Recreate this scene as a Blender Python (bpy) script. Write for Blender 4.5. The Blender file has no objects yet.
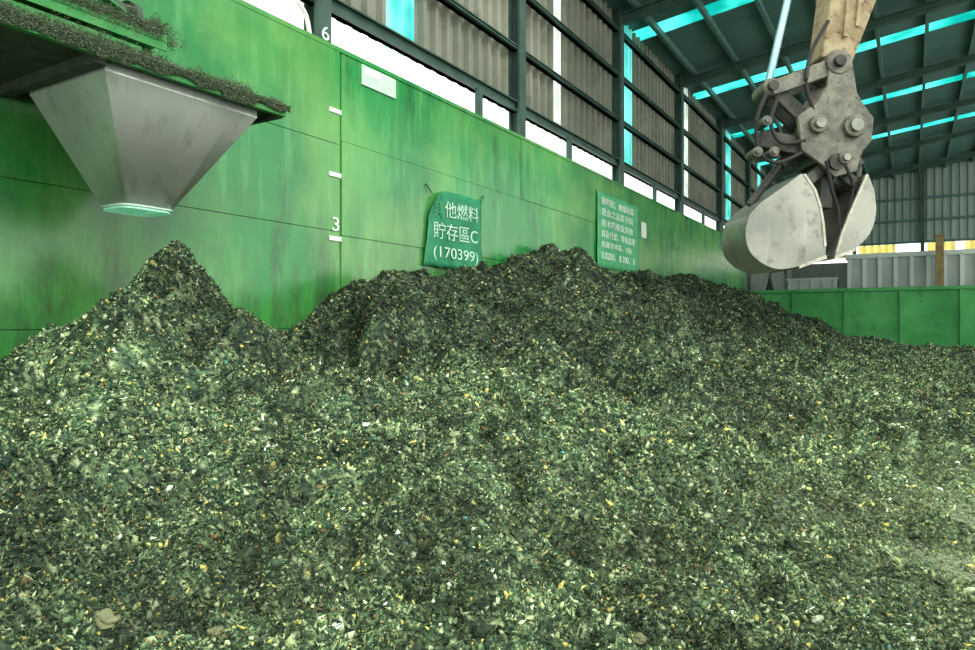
import bpy, bmesh, math, random
import numpy as np
from mathutils import Vector, Matrix, noise
random.seed(7); rng = np.random.default_rng(11)
scene = bpy.context.scene
C = scene.collection
scene.view_settings.view_transform = 'Standard'

# ------------------------------------------------------------ frame of the hall
TH = math.atan(0.605)
EU = Vector((math.sin(TH), math.cos(TH), 0)); EV = Vector((math.cos(TH), -math.sin(TH), 0)); EZ = Vector((0, 0, 1))
O = Vector((-2.38, 11.3, 0))
def W(u, v, z): return O + EU*u + EV*v + EZ*z
def P(px, py, Y): return Vector(((px-487.5)/700*Y, Y, 1.6+(325-py)/700*Y))

# ------------------------------------------------------------ materials
def s2l(c): return tuple(((x/255)/12.92 if x/255 <= .04045 else ((x/255+.055)/1.055)**2.4) for x in c)
def mat(name, c1, c2=None, rough=.6, metal=0, scale=3, bump=0, bscale=30, stretch=(1, 1, 1), c3=None, pos=(.35, .65), detail=6, spec=.3, c4=None, s4=(1, 1, .25), sc4=2.2, p4=(.55, .75), grime=None, c5=None):
    m = bpy.data.materials.new(name); m.use_nodes = True
    nt = m.node_tree; N = nt.nodes; L = nt.links
    b = N['Principled BSDF']; b.inputs['Roughness'].default_value = rough; b.inputs['Metallic'].default_value = metal
    b.inputs['Specular IOR Level'].default_value = spec
    if c2 is None: c2 = tuple(x*.85 for x in c1)
    g = N.new('ShaderNodeNewGeometry'); mp = N.new('ShaderNodeMapping'); mp.inputs['Scale'].default_value = stretch
    L.new(g.outputs['Position'], mp.inputs['Vector'])
    n = N.new('ShaderNodeTexNoise'); n.inputs['Scale'].default_value = scale; n.inputs['Detail'].default_value = detail
    L.new(mp.outputs['Vector'], n.inputs['Vector'])
    r = N.new('ShaderNodeValToRGB'); e = r.color_ramp.elements
    e[0].position = pos[0]; e[0].color = (*s2l(c1), 1); e[1].position = pos[1]; e[1].color = (*s2l(c2), 1)
    L.new(n.outputs['Fac'], r.inputs['Fac'])
    out = r.outputs['Color']
    def layer(out, col, vec, sc, p, rgh=.7, mul=None):
        n2 = N.new('ShaderNodeTexNoise'); n2.inputs['Scale'].default_value = sc; n2.inputs['Detail'].default_value = 10
        n2.inputs['Roughness'].default_value = rgh
        L.new(vec, n2.inputs['Vector'])
        r2 = N.new('ShaderNodeValToRGB'); r2.color_ramp.elements[0].position = p[0]; r2.color_ramp.elements[1].position = p[1]
        L.new(n2.outputs['Fac'], r2.inputs['Fac']); f = r2.outputs['Color']
        if mul is not None:
            mm_ = N.new('ShaderNodeMath'); mm_.operation = 'MULTIPLY'; L.new(f, mm_.inputs[0]); L.new(mul, mm_.inputs[1]); f = mm_.outputs[0]
        mx = N.new('ShaderNodeMix'); mx.data_type = 'RGBA'
        L.new(f, mx.inputs['Factor']); L.new(out, mx.inputs['A']); mx.inputs['B'].default_value = (*s2l(col), 1)
        return mx.outputs['Result']
    if c3 is not None: out = layer(out, c3, mp.outputs['Vector'], scale*2.7, (.53, .68))
    if c4 is not None:
        m4 = N.new('ShaderNodeMapping'); m4.inputs['Scale'].default_value = s4; m4.inputs['Location'].default_value = (3, 7, 2)
        L.new(g.outputs['Position'], m4.inputs['Vector']); out = layer(out, c4, m4.outputs['Vector'], sc4, p4)
    if c5 is not None:          # broad pale patches: sheen painted into the colour, with yellowish stains
        out = layer(out, c5, g.outputs['Position'], .33, (.45, .82), .58)
    if grime is not None:
        sx = N.new('ShaderNodeSeparateXYZ'); L.new(g.outputs['Position'], sx.inputs[0])
        rg = N.new('ShaderNodeMapRange'); rg.inputs['From Min'].default_value = 4.2; rg.inputs['From Max'].default_value = 1.8; L.new(sx.outputs['Z'], rg.inputs['Value'])
        mg = N.new('ShaderNodeMapping'); mg.inputs['Scale'].default_value = (1, 1, .25); L.new(g.outputs['Position'], mg.inputs['Vector'])
        out = layer(out, grime, mg.outputs['Vector'], 2.6, (.42, .66), mul=rg.outputs['Result'])
    L.new(out, b.inputs['Base Color'])
    if bump:
        bn = N.new('ShaderNodeTexNoise'); bn.inputs['Scale'].default_value = bscale; bn.inputs['Detail'].default_value = 8
        L.new(g.outputs['Position'], bn.inputs['Vector'])
        bp = N.new('ShaderNodeBump'); bp.inputs['Strength'].default_value = bump; bp.inputs['Distance'].default_value = .05
        L.new(bn.outputs['Fac'], bp.inputs['Height']); L.new(bp.outputs['Normal'], b.inputs['Normal'])
    return m
def sheet(name, col, hi=None, sc=1.6):
    m = bpy.data.materials.new(name); m.use_nodes = True
    nt = m.node_tree; N = nt.nodes; L = nt.links
    N.remove(N['Principled BSDF']); o = N['Material Output']
    t = N.new('ShaderNodeBsdfTranslucent'); d = N.new('ShaderNodeBsdfDiffuse'); mx = N.new('ShaderNodeMixShader'); mx.inputs[0].default_value = .1
    g = N.new('ShaderNodeNewGeometry'); n = N.new('ShaderNodeTexNoise'); n.inputs['Scale'].default_value = sc; n.inputs['Detail'].default_value = 6
    L.new(g.outputs['Position'], n.inputs['Vector'])
    r = N.new('ShaderNodeValToRGB'); c = s2l(col); r.color_ramp.elements[0].position = .35; r.color_ramp.elements[1].position = .65
    h = s2l(hi) if hi else tuple(min(1, x+.06) for x in c)
    r.color_ramp.elements[0].color = (*[x*.72 for x in c], 1); r.color_ramp.elements[1].color = (*h, 1)
    L.new(n.outputs['Fac'], r.inputs['Fac']); L.new(r.outputs['Color'], t.inputs['Color']); L.new(r.outputs['Color'], d.inputs['Color'])
    L.new(t.outputs[0], mx.inputs[1]); L.new(d.outputs[0], mx.inputs[2]); L.new(mx.outputs[0], o.inputs['Surface'])
    return m
M = {}
M['green'] = mat('green_wall_paint', (16, 112, 48), (32, 136, 62), rough=.26, scale=.7, stretch=(1, 1, .3), bump=.10, bscale=1.3, pos=(.36, .66), spec=.65, c3=(18, 92, 42), c4=(98, 166, 100), sc4=4, s4=(1, 1, .14), p4=(.51, .86), grime=(54, 86, 50), c5=(122, 176, 88))  # c4 streaks and c5 patches paint pale reflections along with scuffs and stains
M['green2'] = mat('pale_green_wall_paint', (56, 142, 74), (84, 166, 94), rough=.6, scale=.6, c3=(52, 120, 64))
M['machine_green'] = mat('dusty_machine_green', (44, 124, 60), (72, 134, 76), rough=.7, scale=4, c3=(66, 92, 60), bump=.2)
M['dark_green'] = mat('dark_green_steel', (46, 70, 60), (62, 88, 76), rough=.6, scale=2)
M['roof'] = mat('roof_sheet_green', (66, 100, 96), (82, 116, 110), rough=.7, scale=.8)
M['purlin'] = mat('purlin_steel', (66, 98, 92), (82, 114, 106), rough=.6)
M['clad'] = mat('weathered_wall_sheet', (108, 112, 98), (134, 136, 120), rough=.6, scale=.5, c3=(98, 98, 82))
M['gable'] = mat('gable_sheet', (128, 148, 138), (148, 164, 154), rough=.7, scale=.8, stretch=(1, 1, .2))  # lightened so the colour stands in for haze at the far end
M['teal_sheet'] = sheet('teal_translucent_sheet', (70, 222, 216), (150, 244, 238), .7)
M['white_sheet'] = sheet('white_translucent_sheet', (225, 235, 225))
M['yellow_gap'] = sheet('yellow_gap_daylight', (226, 206, 110))  # yellow of the bright gap below the far gable
M['floor'] = mat('dusty_floor', (110, 124, 96), (132, 142, 114), rough=.9, scale=5, c3=(86, 100, 78), bump=.3, bscale=40)
M['steel'] = mat('worn_grey_steel', (124, 126, 116), (154, 154, 142), rough=.32, metal=.5, scale=2, c3=(106, 102, 88), bump=.04, spec=.5, c4=(176, 174, 160), s4=(1, 1, .15), sc4=14, p4=(.57, .8))
M['steel_in'] = mat('shaded_shell_inside', (34, 36, 32), (54, 52, 44), rough=.7, metal=.1, scale=6)  # near-black: shade inside the shell put into the colour
M['steel_dark'] = mat('greasy_dark_steel', (44, 48, 44), (70, 72, 64), rough=.45, metal=.3, scale=8, c3=(80, 66, 48), bump=.2)
M['steel_mid'] = mat('grey_linkage_steel', (84, 86, 78), (118, 116, 102), rough=.42, metal=.35, scale=7, c3=(64, 56, 42), bump=.12)
M['edge'] = mat('worn_cutting_edge', (166, 164, 148), (186, 182, 166), rough=.4, metal=.4, scale=9, c3=(126, 114, 92))
M['arm'] = mat('rust_stained_tan_paint', (168, 154, 120), (136, 116, 84), rough=.6, scale=5, c3=(84, 66, 46), bump=.15)
M['chrome'] = mat('chrome_rod', (150, 196, 200), (176, 214, 214), rough=.2, metal=.6)  # teal tint puts a reflection into the rod's colour
M['rubber'] = mat('black_rubber', (28, 30, 28), (44, 46, 42), rough=.6)
M['hopper'] = mat('dusty_hopper_steel', (196, 200, 194), (212, 214, 208), rough=.3, metal=.55, scale=1.8, c3=(176, 180, 170), stretch=(1, 1, .35), spec=.5)
M['glow_liner'] = mat('pale_green_outlet_glow', (160, 232, 202), (180, 240, 212), rough=.5)  # pale green glow of the hopper outlet put into a colour
M['dark'] = mat('dark_grey_steel', (50, 58, 50), (72, 80, 68), rough=.8, scale=5, bump=.3)  # plain dark tone for hopper frame, neck, drum and sign ties
M['sign'] = mat('teal_sign_cloth', (28, 112, 78), (48, 138, 94), rough=.6, scale=3, c3=(40, 94, 64), c4=(92, 142, 100), sc4=3, p4=(.58, .8))
M['sign2'] = mat('faded_green_sign_cloth', (66, 158, 104), (88, 174, 120), rough=.6, scale=3)
M['letter'] = mat('white_lettering', (226, 238, 226), (204, 222, 206), rough=.6)
M['letter2'] = mat('pale_green_lettering', (204, 230, 208), (170, 206, 178), rough=.6, scale=12)
M['letter3'] = mat('faded_lettering', (96, 154, 118), (48, 122, 88), rough=.6, scale=14)
M['plate'] = mat('pale_plate', (172, 204, 180), (192, 216, 196), rough=.5)
M['white'] = mat('white_paint', (226, 230, 220), (206, 212, 202), rough=.5)
M['container'] = mat('pale_grey_container', (152, 160, 156), (172, 178, 172), rough=.6, scale=1)
M['container_rib'] = mat('light_grey_rib', (186, 192, 186), (200, 204, 198), rough=.6, scale=1)
M['far_grey'] = mat('grey_far_wall', (98, 110, 102), (114, 124, 116), rough=.7)  # one darker grey for the far bay walls
M['rustpost'] = mat('muted_brown_post', (126, 104, 68), (146, 124, 84), rough=.7)
M['yellow'] = mat('yellow_beam', (206, 180, 62), (190, 150, 60), rough=.6)

# ------------------------------------------------------------ builders
def prism(bm, pts, ext):
    a = [bm.verts.new(p) for p in pts]; b = [bm.verts.new(Vector(p)+Vector(ext)) for p in pts]
    n = len(a)
    bm.faces.new(a); bm.faces.new(b[::-1])
    for i in range(n): bm.faces.new((a[i], b[i], b[(i+1) % n], a[(i+1) % n]))
def box8(bm, c):
    v = [bm.verts.new(p) for p in c]
    for f in ((0, 1, 3, 2), (4, 6, 7, 5), (0, 4, 5, 1), (2, 3, 7, 6), (0, 2, 6, 4), (1, 5, 7, 3)): bm.faces.new([v[i] for i in f])
def ubox(bm, u0, u1, v0, v1, z0, z1, s=0.0):      # s: rise of z per v
    box8(bm, [W(u, v, z+s*v) for u in (u0, u1) for v in (v0, v1) for z in (z0, z1)])
def bar(bm, p0, p1, w0, d0, w1=None, d1=None, side=None):
    p0 = Vector(p0); p1 = Vector(p1); w1 = w0 if w1 is None else w1; d1 = d0 if d1 is None else d1
    ax = (p1-p0).normalized(); dpt = Vector(side) if side is not None else Vector((0, 1, 0))
    wx = ax.cross(dpt).normalized(); dy = wx.cross(ax).normalized()
    c = []
    for sx in (-1, 1):
        for sy in (-1, 1):
            c += [p0+wx*sx*w0/2+dy*sy*d0/2, p1+wx*sx*w1/2+dy*sy*d1/2]
    box8(bm, c)
def cyl(bm, p0, p1, r, seg=20, r1=None):
    p0 = Vector(p0); p1 = Vector(p1); r1 = r if r1 is None else r1
    q = (p1-p0).to_track_quat('Z', 'Y')
    A = []; Bq = []
    for i in range(seg):
        a = 2*math.pi*i/seg; d = q @ Vector((math.cos(a), math.sin(a), 0))
        A.append(bm.verts.new(p0+d*r)); Bq.append(bm.verts.new(p1+d*r1))
    bm.faces.new(A[::-1]); bm.faces.new(Bq)
    for i in range(seg): bm.faces.new((A[i], A[(i+1) % seg], Bq[(i+1) % seg], Bq[i]))
def spline(pts, k=6):
    pts = [Vector(p) for p in pts]; sp = []
    for i in range(len(pts)-1):
        a = pts[max(i-1, 0)]; b = pts[i]; c = pts[i+1]; d = pts[min(i+2, len(pts)-1)]
        for j in range(k):
            t = j/k; sp.append(.5*((2*b)+(c-a)*t+(2*a-5*b+4*c-d)*t*t+(3*b-a-3*c+d)*t**3))
    sp.append(pts[-1]); return sp
def tube(bm, pts, r, seg=10):
    sp = spline(pts); rings = []
    for i, p in enumerate(sp):
        d = (sp[min(i+1, len(sp)-1)]-sp[max(i-1, 0)]).normalized(); q = d.to_track_quat('Z', 'Y')
        rings.append([bm.verts.new(p+q @ Vector((math.cos(2*math.pi*k/seg)*r, math.sin(2*math.pi*k/seg)*r, 0))) for k in range(seg)])
    for a, b in zip(rings, rings[1:]):
        for k in range(seg): bm.faces.new((a[k], a[(k+1) % seg], b[(k+1) % seg], b[k]))
    bm.faces.new(rings[0][::-1]); bm.faces.new(rings[-1])
ORG = {}
def obj(name, bm, m, parent=None, origin=None, bevel=0, smooth=True, ang=32):
    me = bpy.data.meshes.new(name)
    bmesh.ops.recalc_face_normals(bm, faces=bm.faces)
    if parent is not None: org = ORG[parent.name]
    elif origin is not None: org = Vector(origin)
    else:
        xs = [v.co for v in bm.verts]
        org = Vector((sum(p.x for p in xs)/len(xs), sum(p.y for p in xs)/len(xs), min(p.z for p in xs)))
    for v in bm.verts: v.co -= org
    bm.to_mesh(me); bm.free()
    if smooth:
        for p in me.polygons: p.use_smooth = True
        me.set_sharp_from_angle(angle=math.radians(ang))
    me.materials.append(M[m] if isinstance(m, str) else m)
    o = bpy.data.objects.new(name, me); C.objects.link(o); ORG[o.name] = org
    if parent is not None: o.parent = parent
    else: o.location = org
    if bevel:
        b = o.modifiers.new('bevel', 'BEVEL'); b.width = bevel; b.segments = 2; b.limit_method = 'ANGLE'
    return o
def thing(name, label, cat, loc, group=None):
    o = bpy.data.objects.new(name, None); C.objects.link(o); o.location = loc; o.empty_display_size = .2
    ORG[o.name] = Vector(loc); o['label'] = label; o['category'] = cat
    if group: o['group'] = group
    return o
def tag(o, label, cat, group=None):
    o['label'] = label; o['category'] = cat
    if group: o['group'] = group
    return o
def struct(name, bm, m, **k):
    o = obj(name, bm, m, **k); o['kind'] = 'structure'; return o
NT = [0]; NW = [0]
def trim(bm, m, **k): NT[0] += 1; return struct('trim_%d' % NT[0], bm, m, **k)
def window(bm, m, **k): NW[0] += 1; return struct('window_%d' % NW[0], bm, m, **k)
def B(): return bmesh.new()
def lettering(text, u0, u1, z0, z1, v, parent, m='letter', name='lettering', fat=.0, skew=0.0):
    cu = bpy.data.curves.new('t', 'FONT'); cu.body = text; cu.extrude = .01; cu.offset = fat
    to = bpy.data.objects.new('t', cu); C.objects.link(to)
    dg = bpy.context.evaluated_depsgraph_get(); dg.update()
    me = bpy.data.meshes.new_from_object(to.evaluated_get(dg))
    bpy.data.objects.remove(to); bpy.data.curves.remove(cu)
    bm = bmesh.new(); bm.from_mesh(me); bpy.data.meshes.remove(me)
    if len(bm.verts) == 0: print('EMPTY TEXT', text); bm.free(); return
    x0 = min(q.co.x for q in bm.verts); x1 = max(q.co.x for q in bm.verts)
    y0 = min(q.co.y for q in bm.verts); y1 = max(q.co.y for q in bm.verts)
    for q in bm.verts:
        a = (q.co.x-x0)/(x1-x0); u = u0+a*(u1-u0); z = z0+(q.co.y-y0)/(y1-y0)*(z1-z0)+skew*a
        q.co = W(u, v+.006+q.co.z*.4, z)
    return obj(name, bm, m, parent, smooth=False)

# ------------------------------------------------------------ setting
bm = B(); ubox(bm, -16, 60, -3, 26, -.2, 0); struct('floor', bm, 'floor')
WT = 6.07
bm = B()
ubox(bm, -12, 32.4, -.22, -.03, 0, WT-.04)
for (ua, ub, zs, off) in ((-12, -.02, (0, 1.55, 3.1, 4.5, WT), .012), (.03, 32.3, (0, 1.55, 3.05, 4.58, WT), 0)):
    for z0, z1 in zip(zs, zs[1:]):
        uu = ua
        while uu < ub-.01:
            un = min(uu+6.1, ub); ubox(bm, uu+.004, un-.004, -.03, off+random.uniform(-.006, .006), z0+.005, z1-.005); uu = un
ubox(bm, -12, 32.4, -.24, .02, WT-.07, WT)
wl = struct('wall_left', bm, 'green')
bm = B(); ubox(bm, 32.3, 32.5, -.2, 15, 0, 3.4)
for k in range(6): ubox(bm, 32.27, 32.3, .05+k*2.5, 2.45+k*2.5, .1, 3.25)
ubox(bm, 32.16, 32.58, -.2, 15, 3.34, 3.5)
for k in range(1, 6): ubox(bm, 32.16, 32.3, k*2.5-.1, k*2.5+.1, 0, 3.4)
struct('wall_back', bm, 'green2')

STR = [(1.65, 2.5, 'teal_sheet'), (8.7, 9.15, 'white_sheet'), (13.85, 14.9, 'teal_sheet'), (21.2, 22.0, 'white_sheet'), (29.2, 30.4, 'teal_sheet'), (38, 39, 'teal_sheet'), (46, 47, 'teal_sheet')]
def corrugated(bm, a0, a1, z0, z1, f, pitch=.42, d=.11):
    n = max(1, round((a1-a0)/pitch)); prev = None
    for i in range(n):
        for (t, o) in ((0, 0), (.55, 0), (.65, d), (.9, d)):
            a = a0+(i+t)/n*(a1-a0); zt = z1(a) if callable(z1) else z1
            p = (bm.verts.new(f(a, o, z0)), bm.verts.new(f(a, o, zt)))
            if prev: bm.faces.new((prev[0], p[0], p[1], prev[1]))
            prev = p
    zt = z1(a1) if callable(z1) else z1
    p = (bm.verts.new(f(a1, 0, z0)), bm.verts.new(f(a1, 0, zt))); bm.faces.new((prev[0], p[0], p[1], prev[1]))
bm = B(); fz = lambda a, o, z: W(a, -.48+o, z); ZC = 6.78
e = -10
for s in STR: corrugated(bm, e, s[0], ZC, 11.85, fz); e = s[1]
corrugated(bm, e, 52, ZC, 11.85, fz)
struct('wall_left_upper', bm, 'clad', smooth=False)
for a, b, m in STR:
    bm = B(); corrugated(bm, a, b, ZC, 11.85, fz); window(bm, m, smooth=False)
for z in (6.72, 8.2, 9.65, 11.1):
    bm = B(); h = .24 if z < 7 else .10
    ubox(bm, -10, 52, -.36, -.24, z, z+h); ubox(bm, -10, 52, -.36, -.16, z, z+.03); ubox(bm, -10, 52, -.36, -.16, z+h-.03, z+h); trim(bm, 'dark_green')
COLS = [-7.2, -.25, 6.4, 13.2, 20.2, 27.3, 34.3, 41.3, 48.3]
for i, u in enumerate(COLS):
    bm = B(); ubox(bm, u-.16, u+.16, -.16, -.1, 0 if u > 33 else 5.5, 11.8); ubox(bm, u-.03, u+.03, -.4, -.12, 5.5, 11.8); ubox(bm, u-.16, u+.16, -.4, -.36, 5.5, 11.8)
    c = trim(bm, 'dark_green')
    if i == 1: lettering('6', u-.06, u+.10, 6.14, 6.36, -.1, c, name='numeral')
for u in (4.5, 9.2, 16.7, 23.7, 30.8):
    bm = B(); ubox(bm, u-.07, u+.07, -.22, -.1, WT, 6.74); trim(bm, 'dark_green')
RS = .13; RZ = 11.85; VR = 22
SK = [15.0, 22.7, 30.4, 38.1]
bm = B(); e = 8.0
for s in SK+[52.4]:
    ubox(bm, e, s, -.7, VR, RZ, RZ+.06, RS); e = s+.95
struct('ceiling', bm, 'roof')
for s in SK:
    bm = B(); ubox(bm, s, s+.95, -.6, VR, RZ+.02, RZ+.04, RS); window(bm, 'teal_sheet')
for v in np.arange(.4, VR, 1.6):
    bm = B(); ubox(bm, 8, 52, v-.06, v+.06, RZ-.22, RZ, RS); trim(bm, 'purlin')
for u in COLS[3:]:
    bm = B(); ubox(bm, u-.13, u+.13, -.2, VR, RZ-.5, RZ-.45, RS); ubox(bm, u-.02, u+.02, -.2, VR, RZ-.46, RZ-.2, RS); ubox(bm, u-.13, u+.13, -.2, VR, RZ-.24, RZ-.2, RS)
    trim(bm, 'dark_green')
gz = lambda a: RZ+RS*a
bm = B(); corrugated(bm, -.4, VR, 7.7, gz, lambda a, o, z: W(52-o, a, z), pitch=.5); struct('wall_far', bm, 'gable', smooth=False)
for z in (7.6, 9.2, 10.8):
    bm = B(); ubox(bm, 51.7, 51.85, -.3, VR, z, z+.16); trim(bm, 'purlin')
for v in (4.2, 8.6, 13, 17.4):
    bm = B(); ubox(bm, 51.5, 51.75, v-.13, v+.13, 0, gz(v)-.1); trim(bm, 'dark_green')
bm = B(); ubox(bm, 51.9, 52.1, -.4, VR, 0, 6.4); struct('wall_far_lower', bm, 'far_grey')
bm = B(); ubox(bm, 32.5, 52, -.4, -.25, 0, 6.6); struct('wall_left_rear', bm, 'far_grey')
bm = B(); ubox(bm, 51.6, 51.75, -.3, VR, 6.75, 6.95); trim(bm, 'yellow')
for a, b in ((4.5, 6.9), (8.9, 10.6), (11.2, 12.8)):
    bm = B(); corrugated(bm, a, b, 6.95, 7.6, lambda a_, o, z: W(51.95-o, a_, z), pitch=.5); window(bm, 'yellow_gap', smooth=False)  # added yellow panels standing in for daylight in the open gap

t = thing('waste_container', 'long pale grey ribbed steel container behind the far green wall', 'container', W(35.4, 8.3, 0))
bm = B(); ubox(bm, 34.6, 36.6, 4.9, 13.2, .6, 5.3); obj('body', bm, 'container', t)
bm = B(); ubox(bm, 34.45, 36.7, 4.8, 13.3, 5.2, 5.45); obj('top_rail', bm, 'container_rib', t)
for k in range(12):
    bm = B(); v = 5.0+k*.73; ubox(bm, 34.45, 34.6, v-.09, v+.09, .6, 5.25); obj('rib', bm, 'container_rib', t)
for v in (5.3, 12.7):
    bm = B(); ubox(bm, 34.7, 36.5, v-.15, v+.15, 0, .6); obj('foot', bm, 'dark_green', t)
bm = B(); ubox(bm, 34.3, 35.6, 1.9, 4.4, 0, 4.15); ubox(bm, 34.25, 35.65, 1.85, 4.45, 4.1, 4.22)
for k in range(5): ubox(bm, 34.22, 34.3, 1.95+k*.57, 2.07+k*.57, 0, 4.1)
tag(obj('low_container', bm, 'container'), 'small low grey bin left of the long pale container', 'bin')
bm = B(); ubox(bm, 33.55, 33.9, 8.95, 9.3, 0, 6.2); ubox(bm, 33.5, 33.95, 8.9, 9.35, 6.1, 6.2); ubox(bm, 33.5, 33.95, 8.9, 9.35, 0, .06)
tag(obj('steel_post', bm, 'rustpost'), 'muted brown post in front of the long pale container', 'post')

# ------------------------------------------------------------ heap of shreds
tab = rng.random((256, 256)); tab2 = rng.random((256, 256))
def vnoise(x, y):
    xi = np.floor(x).astype(int); yi = np.floor(y).astype(int); fx = x-xi; fy = y-yi
    fx = fx*fx*(3-2*fx); fy = fy*fy*(3-2*fy)
    g = lambda a, b: tab[a % 256, b % 256]
    return (g(xi, yi)*(1-fx)+g(xi+1, yi)*fx)*(1-fy)+(g(xi, yi+1)*(1-fx)+g(xi+1, yi+1)*fx)*fy-.5
def fbm(x, y, o=4):
    s = 0; a = 1
    for k in range(o): s = s+a*vnoise(x*2**k+17*k, y*2**k+31*k); a *= .5
    return s
def cells(x, y):                 # distance to nearest clod centre, and that clod's random number
    xi = np.floor(x).astype(int); yi = np.floor(y).astype(int); best = np.full(np.shape(x), 9.0); idn = np.zeros(np.shape(x))
    for di in (-1, 0, 1):
        for dj in (-1, 0, 1):
            a = xi+di; b = yi+dj; r1 = tab[a % 256, b % 256]; r2 = tab2[a % 256, b % 256]
            d = (a+r1-x)**2+(b+r2-y)**2; m = d < best; best = np.where(m, d, best); idn = np.where(m, tab[(a*7+3) % 256, (b*5+11) % 256], idn)
    return best, idn
HU = [-14, -6, -4.9, -3, -1.9, -1.4, -.9, 0, 1.5, 3, 4.7, 6, 7.1, 8.5, 11, 16.8, 24, 32.5]
HH = [.8, .8, .85, .85, .95, 1.32, 1.72, 2.1, 2.2, 2.42, 2.82, 3.1, 3.25, 3.1, 3.0, 3.05, 3.05, 2.9]
LU = [-14, -3, 2, 8, 14, 22, 32.5]; LL = [7.8, 7.6, 6.8, 7.2, 7.8, 8.0, 7.0]
def bareness(u, v):
    w_ = 1.3*fbm(u*1.3+70, v*1.3, 4)
    return np.clip(np.exp(-(((u+1.9)/1.9)**2+((v-8.75)/1.15)**2))*np.clip(.95+w_, .2, 1.3), 0, 1)
def height(u, v, fine=True):
    u = np.asarray(u, float); v = np.asarray(v, float)
    H = np.interp(u, HU, HH)+.12*vnoise(u*.9, u*0+3); Lq = np.interp(u, LU, LL)
    t = np.clip((v-.5)/Lq, 0, 1)
    h = H*(1-t)**1.35
    h = h-np.clip(.5-v, 0, 1)*.15
    dx = np.where(u > -3.74, (u+3.74)*1.62, (u+3.74)*1.12)
    r = np.hypot(dx, (v-1.2))
    rr = np.sqrt(r*r+.004)
    cone = 2.32-np.where(rr < .6, rr*1.22, .6*1.22+(rr-.6)*.62)
    k = .06; m = np.maximum(h, cone); h = m+k*np.log(np.exp((h-m)/k)+np.exp((cone-m)/k))-k*.3
    ba = bareness(u, v)
    h = h+.15-.33*ba+.03*np.clip(4-u, 0, 6)*np.clip(1-np.abs(v-4.5)/4.5, 0, 1)
    h = h+.4*np.exp(-(((u-28)/3.2)**2+((v-9.0)/3.0)**2))
    nearcone = 1-.8*np.exp(-(r/.5)**2); flat = 1-.85*ba
    amp = np.clip(h/1.0, .4, 1.2)*np.clip(v/.9, .5, 1)
    lump = .36*fbm(u*.5, v*.5, 2)+.50*fbm(u*1.1+9, v*1.1, 2)*amp-.32*np.abs(fbm(u*.9+33, v*.9+8, 2))*amp+.07
    h = h+lump*nearcone*flat
    if fine:
        w1 = .5*fbm(u*2, v*2, 2); w2 = .5*fbm(u*2+50, v*2, 2)
        c1, _ = cells(u*2.4+w1, v*2.4+w2); c2, _ = cells(u*6.5+w1*2, v*6.5+w2*2)
        h = h+(.18*fbm(u*2.8+3, v*2.8, 3)-.20*np.minimum(c1, 1)-.12*np.minimum(c2, 1)+.10)*flat*(1-.5*(1-nearcone))
    return h
PAL = [((24, 40, 29), .275), ((47, 66, 45), .265), ((79, 99, 68), .225), ((116, 132, 92), .125), ((154, 168, 128), .052), ((176, 168, 92), .03), ((204, 212, 186), .008), ((74, 122, 114), .002), ((98, 84, 54), .03)]
PC = np.array([s2l(c) for c, _ in PAL]); PW = np.array([w for _, w in PAL]); PW /= PW.sum()
EUn = np.array(EU); EVn = np.array(EV); On = np.array(O)
def Wn(u, v, z): return On+u[:, None]*EUn+v[:, None]*EVn+np.stack([0*z, 0*z, z], 1)
ORIGIN = np.array([3.0, 14.0, 0.0])
ua = np.concatenate([np.arange(-11, -8, .06), np.arange(-8, 0, .024), np.arange(0, 6, .05), np.arange(6, 32.12, .085)])
va = np.concatenate([np.arange(.02, 2, .045), np.arange(2, 9, .026), np.arange(9, 14, .06)])
nu, nv = len(ua), len(va)
UU, VV = np.meshgrid(ua, va, indexing='ij'); ZZ = height(UU, VV)
bv = Wn(UU.ravel(), VV.ravel(), ZZ.ravel())
def tone(u, v, z):      # damp dark clods and paler dry ones; crevice shade painted between clods; tall main heap darker with height, floor level dusty
    p = .98+.7*fbm(u*.55+40, v*.55, 3)
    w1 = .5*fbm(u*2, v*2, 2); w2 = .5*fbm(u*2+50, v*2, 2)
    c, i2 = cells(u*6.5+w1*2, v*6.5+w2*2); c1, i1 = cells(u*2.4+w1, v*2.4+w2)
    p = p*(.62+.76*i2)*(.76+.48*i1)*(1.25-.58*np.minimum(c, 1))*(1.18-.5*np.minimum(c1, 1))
    high_dark = np.clip((z-.1)/1.4, 0, 1)*np.clip((u+2.4)/1.8, 0, 1)
    p = p*(1.08-.6*high_dark)
    d = np.clip(1-z/.8, 0, 1)*.11*(1-high_dark)+.6*bareness(u, v)
    return np.clip(p, .16, 1.9), np.clip(d, 0, .82)
dusty = np.array(s2l((132, 146, 106)))
bc = PC[rng.choice(5, len(bv), p=[.33, .33, .225, .085, .03])]
pt, dd = tone(UU.ravel(), VV.ravel(), ZZ.ravel()); bc = bc*(.85*pt)[:, None]; bc = bc*(1-dd[:, None])+dusty*dd[:, None]
ii, jj = np.meshgrid(np.arange(nu-1), np.arange(nv-1), indexing='ij'); ii = ii.ravel(); jj = jj.ravel()
a = ii*nv+jj; q = np.stack([a, a+1, a+nv+1, a+nv], 1)
q = q[ZZ.ravel()[q].max(1) > -.01]
use = np.zeros(len(bv), bool); use[q.ravel()] = True; mp_ = np.cumsum(use)-1; q = mp_[q]; bv = bv[use]; bc = bc[use]
def rot(n):
    qn = rng.normal(size=(n, 4)); qn /= np.linalg.norm(qn, axis=1)[:, None]
    w, x, y, z = qn.T
    return np.stack([1-2*(y*y+z*z), 2*(x*y-z*w), 2*(x*z+y*w), 2*(x*y+z*w), 1-2*(x*x+z*z), 2*(y*z-x*w), 2*(x*z-y*w), 2*(y*z+x*w), 1-2*(x*x+y*y)], 1).reshape(n, 3, 3)
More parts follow.
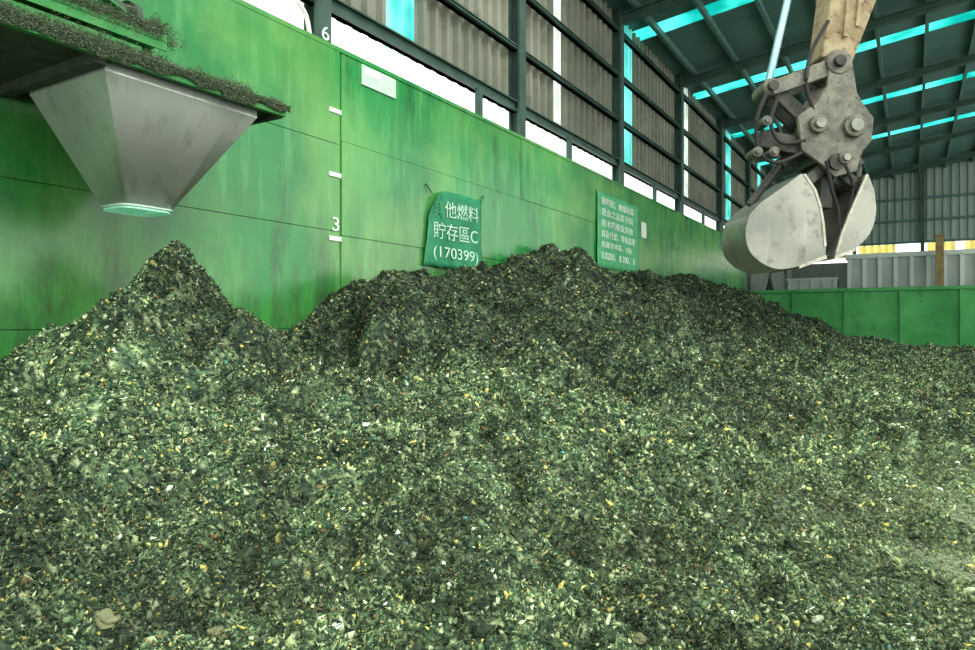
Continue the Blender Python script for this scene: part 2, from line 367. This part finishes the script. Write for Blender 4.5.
def flakes(N, pos, size, colour):
    octa = np.array([[1, 0, 0], [-1, 0, 0], [0, 1, 0], [0, -1, 0], [0, 0, 1], [0, 0, -1]], float)
    sc = np.stack([size*rng.uniform(.7, 1.2, N), size*rng.uniform(.5, 1, N), size*rng.uniform(.15, .8, N)], 1)
    v = (octa[None]+rng.uniform(-.5, .5, (N, 6, 3)))*sc[:, None, :]
    v = np.einsum('nij,nkj->nki', rot(N), v)+pos[:, None, :]
    f = np.array([[0, 2, 4], [2, 1, 4], [1, 3, 4], [3, 0, 4], [2, 0, 5], [1, 2, 5], [3, 1, 5], [0, 3, 5]])
    F = (np.arange(N)*6)[:, None, None]+f[None]
    return v.reshape(-1, 3), F.reshape(-1, 3), np.repeat(colour, 6, axis=0)
def fibres(N, pos, size, colour, wlo=.07, whi=.38):
    L = size*rng.uniform(.6, 1.6, N); wd = size*rng.uniform(wlo, whi, N); bend = L*rng.uniform(-.9, .9, N)
    z0 = np.zeros(N)
    v = np.stack([np.stack([-L, -wd, bend], 1), np.stack([-L, wd, bend], 1), np.stack([z0, -wd, z0], 1), np.stack([z0, wd, z0], 1), np.stack([L, -wd*.6, bend*.8], 1), np.stack([L, wd*.4, bend*.8], 1)], 1)
    v = np.einsum('nij,nkj->nki', rot(N), v)+pos[:, None, :]
    f = np.array([[0, 1, 3], [0, 3, 2], [2, 3, 5], [2, 5, 4]])
    F = (np.arange(N)*6)[:, None, None]+f[None]
    return v.reshape(-1, 3), F.reshape(-1, 3), np.repeat(colour, 6, axis=0)
def scatter(NF, power):
    tn = rng.uniform(-.82, .82, NF*2); yy = rng.uniform(2.3**power, 46**power, NF*2)**(1/power)
    X = tn*yy; rx = X-O.x; ry = yy-O.y
    u = rx*EU.x+ry*EU.y; v = rx*EV.x+ry*EV.y
    ok = (v > .1) & (v < 13.5) & (u > -11) & (u < 32.0); u = u[ok][:NF]; v = v[ok][:NF]; y = yy[ok][:NF]
    z = height(u, v); keep = (z > -.02) | (rng.random(len(z)) < .5)
    keep &= rng.random(len(z)) > .68*bareness(u, v)
    return u[keep], v[keep], np.maximum(z[keep], 0), y[keep]
def colours(u, v, z, pw):
    n = len(u); c = PC[rng.choice(len(PC), n, p=pw)]*rng.uniform(.75, 1.3, (n, 1))
    p, d = tone(u, v, z); p = .08+.92*p; c = c*p[:, None]; d = d*rng.uniform(.4, 1, n)
    return c*(1-d[:, None])+dusty*d[:, None]
fu, fv, fz_, fy = scatter(330000, .32); n = len(fu)
size = (.0043+.0014*fy)*np.exp(np.clip(rng.normal(0, .48, n), -1, 1.0))
big = rng.random(n) < .035; size[big] *= rng.uniform(1.4, 2.1, big.sum()); size = np.minimum(size, .045)
k1 = flakes(n, Wn(fu, fv, fz_+size*.1), size, colours(fu, fv, fz_, PW))
fu, fv, fz_, fy = scatter(430000, .32); n = len(fu)
size = np.minimum((.0066+.0011*fy)*np.exp(np.clip(rng.normal(0, .42, n), -1, .9)), .042)
PW2 = PW*np.array([1.0, 1.2, 1.2, 1.0, .9, .7, .4, .5, .8]); PW2 /= PW2.sum()
k2 = fibres(n, Wn(fu, fv, fz_+size*rng.uniform(-.3, .55, n)), size, colours(fu, fv, fz_, PW2))
nb = len(bv)
allv = np.concatenate([bv, k1[0], k2[0]])-ORIGIN
allf = np.concatenate([k1[1]+nb, k2[1]+nb+len(k1[0])])
def bulk(name, verts, quads, tris, cols, m, nsmooth=0):
    me = bpy.data.meshes.new(name)
    nq, ntr = len(quads), len(tris)
    me.vertices.add(len(verts)); me.vertices.foreach_set('co', verts.astype(np.float32).ravel())
    me.loops.add(nq*4+ntr*3); me.loops.foreach_set('vertex_index', np.concatenate([quads.ravel(), tris.ravel()]).astype(np.int32))
    me.polygons.add(nq+ntr)
    st = np.concatenate([np.arange(nq)*4, nq*4+np.arange(ntr)*3]).astype(np.int32); me.polygons.foreach_set('loop_start', st)
    me.update(calc_edges=True); me.validate()
    at = me.attributes.new('tint', 'FLOAT_COLOR', 'POINT')
    at.data.foreach_set('color', np.concatenate([cols, np.ones((len(cols), 1))], 1).astype(np.float32).ravel())
    me.materials.append(m); o = bpy.data.objects.new(name, me); C.objects.link(o); return o
mm = bpy.data.materials.new('shredded_waste'); mm.use_nodes = True
N_ = mm.node_tree.nodes; L_ = mm.node_tree.links; b_ = N_['Principled BSDF']; b_.inputs['Roughness'].default_value = .72; b_.inputs['Specular IOR Level'].default_value = .22
at_ = N_.new('ShaderNodeAttribute'); at_.attribute_name = 'tint'
g_ = N_.new('ShaderNodeNewGeometry'); n_ = N_.new('ShaderNodeTexNoise'); n_.inputs['Scale'].default_value = 48; n_.inputs['Detail'].default_value = 5
L_.new(g_.outputs['Position'], n_.inputs['Vector'])
mr = N_.new('ShaderNodeMapRange'); mr.inputs['From Min'].default_value = .25; mr.inputs['From Max'].default_value = .75; mr.inputs['To Min'].default_value = .55; mr.inputs['To Max'].default_value = 1.9; L_.new(n_.outputs['Fac'], mr.inputs['Value'])
vm = N_.new('ShaderNodeVectorMath'); vm.operation = 'SCALE'; L_.new(at_.outputs['Color'], vm.inputs[0]); L_.new(mr.outputs['Result'], vm.inputs['Scale'])
L_.new(vm.outputs['Vector'], b_.inputs['Base Color'])
bp_ = N_.new('ShaderNodeBump'); bp_.inputs['Strength'].default_value = .5; bp_.inputs['Distance'].default_value = .02; L_.new(n_.outputs['Fac'], bp_.inputs['Height']); L_.new(bp_.outputs['Normal'], b_.inputs['Normal'])
heap = bulk('shredded_waste_heap', allv, q, allf, np.concatenate([bc, k1[2], k2[2]]), mm)
heap.location = ORIGIN; heap['kind'] = 'stuff'
tag(heap, 'dark green and olive heap of shredded waste against the green wall', 'waste heap')
# second heap just behind the end wall
nr_, na_ = 26, 60; hv = []; hc = []
ctr = W(35.2, .75, 0)
for i in range(nr_+1):
    for j in range(na_):
        f = i/nr_; a = 2*math.pi*j/na_; x = math.cos(a)*f*2.2; y = math.sin(a)*f*.85
        z = 4.35*(1-f)**.75*(1+.25*noise.noise(Vector((x*1.5, y*1.5, 3))))+.12*noise.noise(Vector((x*5, y*5, 9)))
        p = ctr+EU*x+EV*y; hv.append((p.x, p.y, max(z, 0))); hc.append(PC[random.choice((0, 0, 1, 1, 2))]*.6)
hq = [(i*na_+j, i*na_+(j+1) % na_, (i+1)*na_+(j+1) % na_, (i+1)*na_+j) for i in range(nr_) for j in range(na_)]
h2o = bulk('rear_waste_heap', np.array(hv)-np.array(ctr), np.array(hq), np.zeros((0, 3), int), np.array(hc), mm); h2o.location = ctr; h2o['kind'] = 'stuff'
tag(h2o, 'small dark heap peeping over the far green wall beside the bin', 'waste heap')

def hit(px, py):
    d = np.array([(px-487.5)/700, 1, (325-py)/700])
    ys = np.arange(2.5, 40, .02); p = d[None]*ys[:, None]+np.array([0, 0, 1.6])
    rx = p[:, 0]-O.x; ry = p[:, 1]-O.y; u = rx*EU.x+ry*EU.y; v = rx*EV.x+ry*EV.y
    h = height(u, v); i = np.argmax(p[:, 2] <= h); return Vector(p[i])
mat_l = {'tan': mat('tan_lump', (106, 112, 80), (132, 134, 98), rough=.9, scale=14, c3=(80, 86, 60), bump=.5),
         'pale': mat('pale_lump', (150, 162, 134), (172, 180, 152), rough=.8, scale=10, bump=.3)}
for (px, py, r, mk, lab) in ((103, 622, .042, 'tan', 'largest tan lump of waste at the lower left of the heap'),
                             (640, 641, .026, 'tan', 'tan lump at the bottom edge right of centre'), (818, 622, .024, 'pale', 'pale whitish lump at the lower right of the heap'),
                             (215, 634, .026, 'tan', 'smaller tan lump right of the largest tan lump'), (412, 556, .022, 'pale', 'pale whitish lump left of centre in the foreground of the heap')):
    p = hit(px, py); bm = B(); bmesh.ops.create_icosphere(bm, subdivisions=3, radius=r)
    sx = random.uniform(0, 50)
    for w in bm.verts:
        w.co *= 1+.45*noise.noise(w.co/r*1.1+Vector((sx, 0, 0)))+.3*noise.noise(w.co/r*3+Vector((sx, 5, 0)))
        w.co.x *= 1.2; w.co.z *= .75; w.co += p+Vector((0, 0, r*.3))
    tag(obj('waste_lump', bm, mat_l[mk], smooth=False), lab, 'lump')

# ------------------------------------------------------------ hopper
uA, uB, vA, vC = -4.886, -3.2, 1.777, .487
uc, vc = (uA+uB)/2, (vA+vC)/2
t = thing('discharge_hopper', 'grey tapered steel hopper under a dirty green conveyor housing', 'hopper', W(uc, vc, 2.76))
bm = B(); top = []; bot = []; n4 = 6
cs = [(uA, vA), (uB, vA), (uB, vC), (uA, vC)]; ub_, vb_ = uc-.07, vc-.1
for k in range(4):
    p, qn = cs[k], cs[(k+1) % 4]
    for i in range(n4):
        f = i/n4; uu = p[0]+(qn[0]-p[0])*f; vv = p[1]+(qn[1]-p[1])*f
        top.append((uu, vv)); a = math.atan2((vv-vc)/(vA-vC), (uu-uc)/(uB-uA))
        e2 = .5; c_, s_ = math.cos(a), math.sin(a)
        bot.append((ub_+.29*math.copysign(abs(c_)**e2, c_), vb_+.25*math.copysign(abs(s_)**e2, s_)))
def loft(bm, levels):
    RR = [[bm.verts.new(W(u, v, z)) for u, v in pts] for pts, z in levels]; nn = len(RR[0])
    for A_, B_ in zip(RR, RR[1:]):
        for i in range(nn): bm.faces.new((A_[i], A_[(i+1) % nn], B_[(i+1) % nn], B_[i]))
loft(bm, [(top, 3.96), (top, 3.86), (bot, 2.80)])
ch = obj('chute', bm, 'hopper', t, ang=12); so = ch.modifiers.new('t', 'SOLIDIFY'); so.thickness = .012
shr = lambda pts, s: [(uc+(p[0]-uc)*s, vc+(p[1]-vc)*s) for p in pts]
shb = lambda pts, s: [(ub_+(p[0]-ub_)*s, vb_+(p[1]-vb_)*s) for p in pts]
bm = B(); loft(bm, [(shr(top, .95), 3.85), (shb(bot, .95), 2.80), (shb(bot, .97), 2.765)]); obj('glow_liner', bm, 'glow_liner', t)  # added pale lining; its colour imitates light inside the outlet
bm = B(); loft(bm, [(shb(bot, 1.03), 2.805), (shb(bot, 1.03), 2.79), (shb(bot, .97), 2.79), (shb(bot, .97), 2.805), (shb(bot, 1.03), 2.805)]); obj('outlet_rim', bm, 'plate', t)
bm = B()
ubox(bm, -8.5, uA, 0, 1.9, 3.98, 4.03); ubox(bm, uB, -2.9, 0, 1.9, 3.98, 4.03); ubox(bm, uA, uB, 0, vC, 3.98, 4.03); ubox(bm, uA, uB, vA, 1.9, 3.98, 4.03)
ubox(bm, -8.5, -2.9, 0.02, .1, 3.92, 4.03)
ubox(bm, -2.96, -2.9, 0, 1.84, 3.92, 4.03); ubox(bm, uA-.12, uA-.02, .1, 1.84, 3.88, 3.99)
obj('mounting_frame', bm, 'dark', t)
bm = B(); ubox(bm, -8.5, -2.9, 1.84, 1.9, 3.93, 4.03); obj('front_rim', bm, 'machine_green', t)
bm = B(); ubox(bm, -8.5, -4.75, .3, 1.62, 4.22, 5.6); obj('housing', bm, 'machine_green', t, bevel=.02)
bm = B(); ubox(bm, -8.5, -4.9, .4, 1.55, 4.03, 4.22); obj('housing_neck', bm, 'dark', t)
bm = B(); ubox(bm, -8.5, -4.35, 1.62, 1.88, 4.25, 4.27); ubox(bm, -8.5, -4.35, 1.86, 1.88, 4.18, 4.33); ubox(bm, -8.5, -4.35, 1.62, 1.64, 4.12, 4.27); obj('angle_rail', bm, 'machine_green', t)
bm = B(); ubox(bm, -8.5, -4.6, 1.78, 1.87, 4.07, 4.14); obj('lower_rail', bm, 'machine_green', t)
bm = B(); bar(bm, W(-6.4, 1.74, 4.9), W(-4.5, 1.74, 4.3), .13, .05, side=EV); bar(bm, W(-6.4, 1.79, 4.95), W(-4.5, 1.79, 4.35), .02, .12, side=EV); obj('sloping_beam', bm, 'machine_green', t)
for u in (-6.6, -5.6, -4.85):
    bm = B(); ubox(bm, u-.06, u+.06, 1.62, 1.72, 4.28, 5.6); obj('stiffener', bm, 'machine_green', t)
bm = B(); cyl(bm, W(-4.75, 1.2, 4.62), W(-4.3, 1.2, 4.62), .16, 24); cyl(bm, W(-4.36, 1.2, 4.62), W(-4.28, 1.2, 4.62), .2, 24); obj('drive_drum', bm, 'dark', t)
nd = 110000; du = rng.uniform(-6.6, -2.86, nd); th_ = np.clip(.075+.09*fbm(du*5, du*0+5, 3), .03, .16)
dv = 1.87+rng.normal(0, .02, nd); dz = 4.03+np.abs(rng.normal(0, 1, nd))*th_*.45
e1 = rng.random(nd) < .55; dv[e1] = 1.905+np.abs(rng.normal(0, .016, e1.sum())); dz[e1] = 4.05-th_[e1]*rng.uniform(0, 1.25, e1.sum())
e3 = rng.random(nd) < .24; du[e3] = -4.6+rng.normal(0, .17, e3.sum()); dv[e3] = rng.uniform(1.64, 1.88, e3.sum()); cl_ = .05+.19*np.clip(.4+fbm(du[e3]*9, dv[e3]*9, 2), 0, 1)
dz[e3] = 4.28+rng.uniform(0, 1, e3.sum())*cl_
e4 = rng.random(nd) < .16; du[e4] = rng.uniform(-6.6, -4.4, e4.sum()); dv[e4] = rng.uniform(1.86, 1.90, e4.sum()); dz[e4] = 4.335+rng.normal(0, .4, e4.sum())*th_[e4]
dcol = np.array([s2l((62, 76, 56)), s2l((80, 94, 70)), s2l((102, 114, 88))])[rng.integers(0, 3, nd)]
h2 = nd//4
v3, f3, c3 = flakes(h2, Wn(du[:h2], dv[:h2], dz[:h2]), rng.uniform(.004, .009, h2), dcol[:h2])
v4, f4, c4 = fibres(nd-h2, Wn(du[h2:], dv[h2:], dz[h2:]), rng.uniform(.004, .01, nd-h2), dcol[h2:])
d_ = bulk('caked_dirt', np.concatenate([v3, v4])-np.array(ORG[t.name]), np.zeros((0, 4), int), np.concatenate([f3, f4+len(v3)]), np.concatenate([c3, c4]), mm); d_.parent = t; d_['kind'] = 'stuff'

# ------------------------------------------------------------ signs and marks on the wall
def cloth(bm, u0, u1, z0, z1, v, wob=.02, tl=0, curl=0):
    nx, ny = 24, 16; g = []
    for i in range(nx+1):
        r = []
        for j in range(ny+1):
            a = i/nx; b = j/ny; u = u0+(u1-u0)*a; z = z0+(z1-z0)*b
            if j in (0, ny): z += random.uniform(-wob, wob)
            if i in (0, nx): u += random.uniform(-wob, wob)*1.5
            u += tl*b*(1-a)
            k = max(0, b+(1-a)*1.3-1.85)/.45 if curl else 0      # curled top left corner
            r.append(bm.verts.new(W(u+.12*k*k, v+.012*math.sin(a*9+b*3)+curl*k*k, z-.16*k*k)))
        g.append(r)
    for i in range(nx):
        for j in range(ny): bm.faces.new((g[i][j], g[i+1][j], g[i+1][j+1], g[i][j+1]))
t = thing('storage_sign', 'teal cloth sign with large white writing ending in 170399', 'sign', W(3.3, .05, 2.74))
bm = B(); cloth(bm, 2.2, 4.27, 2.72, 4.24, .045, .014, .24, .10); s = obj('banner', bm, 'sign', t); so = s.modifiers.new('t', 'SOLIDIFY'); so.thickness = .01
lettering('其', 2.5, 2.8, 3.71, 4.0, .062, t, 'letter3', fat=-.008)
lettering('他燃料', 2.88, 4.12, 3.72, 4.04, .06, t, 'letter2', fat=-.006, skew=.03); lettering('貯存區C', 2.5, 4.08, 3.27, 3.6, .06, t, 'letter2', fat=-.006, skew=.02); lettering('(170399)', 2.5, 4.1, 2.85, 3.13, .06, t, 'letter2', fat=-.006)
for (u, z) in ((2.45, 4.12), (4.23, 4.22), (4.24, 2.78)):
    bm = B(); tube(bm, [W(u, .06, z), W(u+(.12 if u > 3 else -.1), .04, z+.1), W(u+(.16 if u > 3 else -.14), .02, z+.16)], .012, 6); obj('tie', bm, 'dark', t)
t = thing('notice_sign', 'pale green notice sheet with six rows of small white writing', 'sign', W(12.5, .05, 3.36))
bm = B(); cloth(bm, 10.7, 14.35, 3.3, 5.55, .045, .012); s = obj('sheet', bm, 'sign2', t); so = s.modifiers.new('t', 'SOLIDIFY'); so.thickness = .01
for i, (tx, a, b) in enumerate((('廢料配、總儲存區', 11.0, 13.8), ('是由之品質不同', 11.0, 13.7), ('廢木棧板及其他', 11.0, 13.7), ('具及代號、等候處理', 11.0, 13.9), ('負責非本區、(場)', 11.0, 13.6), ('0.0200、8.300、8', 11.0, 13.9))):
    z = 5.18-i*.325; lettering(tx, a, b, z, z+.225, .06, t, fat=.004)
t = thing('wall_plate', 'pale rectangular plate high on the green wall near its top edge', 'plate', W(.95, .02, 5.63))
bm = B(); ubox(bm, .5, 1.4, .0, .03, 5.63, 5.97); obj('backing', bm, 'plate', t, bevel=.005)
bm = B(); ubox(bm, .56, .95, .03, .034, 5.82, 5.92); obj('label_patch', bm, 'white', t)
bm = B(); ubox(bm, 14.75, 15.2, .008, .03, 4.62, 5.1); ubox(bm, 14.72, 15.23, .008, .018, 4.6, 5.13); tag(obj('small_plate', bm, 'white'), 'small white plate right of the pale green notice sheet', 'plate')
for zz, nmb, lab in ((5.02, None, 'white height mark bar topmost below the number six column'), (4.0, None, 'white height mark bar without a number, middle of the three'), (2.98, '3', 'white height mark bar with the number 3 above it')):
    if nmb:
        t = thing('height_mark', lab, 'height mark', W(-.12, .02, zz), 'height marks beside the wall seam')
        bm = B(); ubox(bm, -.27, .0, .012, .03, zz-.035, zz+.035); obj('bar', bm, 'white', t)
        lettering(nmb, -.2, -.05, zz+.12, zz+.34, .018, t, name='numeral')
    else:
        bm = B(); ubox(bm, -.27, .0, .012, .03, zz-.035, zz+.035); tag(obj('height_mark', bm, 'white'), lab, 'height mark', 'height marks beside the wall seam')
bm = B(); tube(bm, [W(-.95, -.05, 7.6), W(-.93, -.05, 6.9), W(-.9, -.05, 6.55), W(-.7, -.05, 6.35), W(-.62, -.05, 6.1), W(-.62, -.05, WT)], .035); tag(obj('drain_pipe', bm, 'white'), 'white bent pipe above the green wall left of the numbered column', 'pipe')

# ------------------------------------------------------------ excavator grab
Y0 = 8.0
def Q(px, py, dy=0.0): p = P(px, py, Y0); p.y += dy; return p
t = thing('excavator_grab', 'grey clamshell grab hanging from a rust stained tan excavator arm', 'excavator grab', Q(803, 272))
bm = B(); bar(bm, Q(870, -260), Q(846, 0), .60, .42, .52, .40); bar(bm, Q(846, 0), Q(829, 66), .52, .40, .36, .34); obj('arm', bm, 'arm', t, bevel=.02)
bm = B(); bar(bm, Q(850, -120, -.21), Q(836, 44, -.205), .05, .03); bar(bm, Q(862, -120, -.21), Q(848, 34, -.205), .05, .03); obj('arm_rib', bm, 'arm', t)
bm = B(); cyl(bm, Q(828, 70, -.26), Q(828, 70, .26), .14, 28); obj('arm_boss', bm, 'steel_mid', t, bevel=.015)
bm = B(); cyl(bm, Q(828, 70, -.31), Q(828, 70, .31), .065, 20); obj('pin', bm, 'steel_dark', t, bevel=.01)
bm = B(); cyl(bm, Q(835, -300), Q(806, -62), .085); obj('cylinder_barrel', bm, 'steel_mid', t)
bm = B(); cyl(bm, Q(810, -95), Q(768, 84), .042); obj('cylinder_rod', bm, 'chrome', t)
bm = B(); cyl(bm, Q(766, 92, -.18), Q(766, 92, .18), .10, 24); obj('rod_eye', bm, 'steel_mid', t, bevel=.01)
bm = B(); cyl(bm, Q(766, 92, -.24), Q(766, 92, .24), .055, 20); obj('pin', bm, 'steel_dark', t)
for dy in (-.2, .2):
    bm = B(); bar(bm, Q(764, 95, dy), Q(838, 68, dy), .16, .06, .19, .06); obj('tipping_link', bm, 'steel_mid', t, bevel=.01)
for dy in (-.13, .13):
    bm = B(); bar(bm, Q(768, 92, dy), Q(806, 128, dy), .16, .06); obj('hanger_link', bm, 'steel_dark', t, bevel=.01)
for dy in (-.25, .2):
    bm = B(); prism(bm, [Q(x, y, dy) for x, y in ((788, 122), (806, 110), (817, 92), (819, 62), (840, 62), (846, 100), (853, 112), (862, 124), (860, 146), (850, 158), (846, 176), (824, 182), (812, 170), (792, 156))], Vector((0, .06, 0)))
    obj('head_plate', bm, 'steel_mid', t, bevel=.012)
bm = B(); prism(bm, [Q(x, y, -.19) for x, y in ((800, 116), (852, 112), (854, 160), (806, 168))], Vector((0, .38, 0))); obj('head_block', bm, 'steel_dark', t, bevel=.01)
for (x, y, r) in ((807, 131, .10), (842, 133, .125), (832, 164, .07)):
    bm = B(); cyl(bm, Q(x, y, -.31), Q(x, y, .3), r, 28)
    pn = obj('pivot_boss', bm, 'steel_mid', t, bevel=.012)
    bm = B(); cyl(bm, Q(x, y, -.35), Q(x, y, -.30), r*.55, 16); obj('pin', bm, 'steel', pn)
YAW = math.radians(3); cy, sy = math.cos(YAW), math.sin(YAW); G0 = Q(803, 183)
def S(lx, ly, lz): return G0+Vector((lx*cy-ly*sy, lx*sy+ly*cy, lz))
YV = S(0, 1, 0)-S(0, 0, 0)
HW = .33
sp2 = lambda pts, k=4: [tuple(p[:2]) for p in spline([(x, z, 0) for x, z in pts], k)]
SHELLS = [  # outer outline from pointed hinge corner round to lip, inner edge from lip back to hinge
    ([(-.20, .03), (-.42, -.13), (-.66, -.30)]+sp2([(-.77, -.42), (-.82, -.62), (-.75, -.86), (-.50, -1.01), (-.22, -.985), (.08, -.88)]), [(.085, -.76), (.065, -.52), (.03, -.32), (-.03, -.14), (-.15, .03)], 1),
    ([(.56, .04)]+sp2([(.63, -.14), (.65, -.38), (.58, -.62), (.41, -.79), (.185, -.89)]), [(.19, -.82), (.25, -.62), (.33, -.42), (.42, -.22), (.53, .03)], -1)]
for prof, inner, sgn in SHELLS:
    bm = B(); th = .03; ro = []
    for i, p in enumerate(prof):
        a = Vector(prof[max(i-1, 0)]); b = Vector(prof[min(i+1, len(prof)-1)]); d = (b-a).normalized(); nr = Vector((-d.y, d.x))*sgn
        pi = (p[0]+nr.x*th, p[1]+nr.y*th)
        ro.append([bm.verts.new(S(x, l, z)) for (x, z) in (p, pi) for l in (-HW, HW)])
    for a, b in zip(ro, ro[1:]):
        for (i, j) in ((0, 1), (1, 3), (3, 2), (2, 0)): bm.faces.new((a[i], a[j], b[j], b[i]))
    bm.faces.new((ro[0][0], ro[0][1], ro[0][3], ro[0][2])); bm.faces.new((ro[-1][0], ro[-1][1], ro[-1][3], ro[-1][2]))
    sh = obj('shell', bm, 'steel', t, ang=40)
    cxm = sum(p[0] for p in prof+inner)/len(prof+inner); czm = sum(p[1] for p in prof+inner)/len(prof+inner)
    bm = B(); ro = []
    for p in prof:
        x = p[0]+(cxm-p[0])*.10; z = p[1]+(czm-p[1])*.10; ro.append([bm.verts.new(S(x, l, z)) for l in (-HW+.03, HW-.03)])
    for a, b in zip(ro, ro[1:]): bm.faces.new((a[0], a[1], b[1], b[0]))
    obj('shade_lining', bm, 'steel_in', sh)  # added dark sheet standing in for shade inside the shell
    for ly in (-HW-.012, HW-.02):
        bm = B(); prism(bm, [S(p[0], ly, p[1]) for p in prof+inner], YV*.032); obj('side_plate', bm, 'steel', sh, bevel=.006)
        lyy = ly-.008 if ly < 0 else ly+.032
        bm = B(); off = [(p[0]-.026*sgn, p[1]-.006) for p in inner]
        for i in range(len(inner)-1): prism(bm, [S(x, lyy, z) for x, z in (inner[i], inner[i+1], off[i+1], off[i])], YV*.008)
        obj('edge_strip', bm, 'edge', sh)
    (lx0, lz0), (lx1, lz1) = prof[-5], prof[-1]
    bm = B(); prism(bm, [S(x, -HW-.02, z) for x, z in ((lx0, lz0+.012), (lx1, lz1+.025), (lx1+.012*sgn, lz1-.015), (lx0, lz0-.02))], YV*(2*HW+.04)); obj('cutting_edge', bm, 'edge', sh)
    hx, hz = ((prof[0][0]+inner[-1][0])/2, prof[0][1]-.04)
    for ly in (-.2, .2):
        bm = B(); bar(bm, S(hx, ly, hz-.1), S(.24, ly*.7, .2), .13, .06, .13, .06, side=YV); obj('shell_arm', bm, 'steel_dark', sh, bevel=.01)
    mid = prof[2]; dirx = -1 if sgn > 0 else 1
    bm = B(); cyl(bm, S(mid[0]*.95, 0, mid[1]+.04), S(hx+dirx*.1, 0, .2), .045); cyl(bm, S(hx+dirx*.1, 0, .2), S(.24+dirx*.2, 0, .48), .075); obj('ram', bm, 'steel_dark', sh)
    bm = B(); cyl(bm, S(hx, -.31, hz-.03), S(hx, .31, hz-.03), .045); obj('hinge_tube', bm, 'steel_mid', sh)
bm = B(); cyl(bm, S(.24, -.3, .18), S(.24, .3, .18), .09, 24); bar(bm, S(.24, 0, .1), S(.24, 0, .34), .3, .3); bar(bm, S(.2, 0, -.3), S(.24, 0, .15), .14, .26); obj('yoke', bm, 'steel_dark', t)
for pts in ([(758, 100), (748, 128), (752, 158), (768, 168), (792, 158)], [(770, 102), (762, 128), (772, 148), (796, 146)], [(816, 166), (820, 190), (828, 214), (829, 240)], [(832, 166), (842, 190), (837, 214), (831, 236)], [(818, 30), (802, 60), (796, 92), (804, 116)]):
    bm = B(); tube(bm, [Q(x, y, -.27+.04*random.random()) for x, y in pts], .022, 8); obj('hose', bm, 'rubber', t)
for (x, y) in ((764, 158), (757, 128), (748, 158)):
    bm = B(); cyl(bm, Q(x, y, -.3), Q(x, y, -.05), .055, 12); cyl(bm, Q(x, y, -.33), Q(x, y, -.3), .034, 6); obj('coupling', bm, 'steel_mid', t)
bm = B(); bar(bm, Q(755, 142, -.1), Q(806, 152, -.1), .2, .16); obj('valve_block', bm, 'steel_dark', t, bevel=.01)

# ------------------------------------------------------------ light, world, camera
w = bpy.data.worlds.new('World'); scene.world = w; w.use_nodes = True
bg = w.node_tree.nodes['Background']; bg.inputs[0].default_value = (.96, 1, .96, 1); bg.inputs[1].default_value = 2.3
sl = bpy.data.lights.new('added_sun', 'SUN'); sl.energy = 1.8; sl.angle = math.radians(16); sl.color = (1, 1, .95)  # soft sun added for relief; the sky itself is overcast
so_ = bpy.data.objects.new('added_sun', sl); C.objects.link(so_); so_.rotation_euler = Vector((-.6, .5, -.6)).to_track_quat('-Z', 'Y').to_euler(); so_.location = (8, -8, 20)
cam = bpy.data.cameras.new('camera'); cam.sensor_width = 36; cam.lens = 36*700/975; cam.clip_end = 500
co = bpy.data.objects.new('camera', cam); C.objects.link(co); co.location = (0, 0, 1.6); co.rotation_euler = (math.pi/2, 0, 0)
scene.camera = co
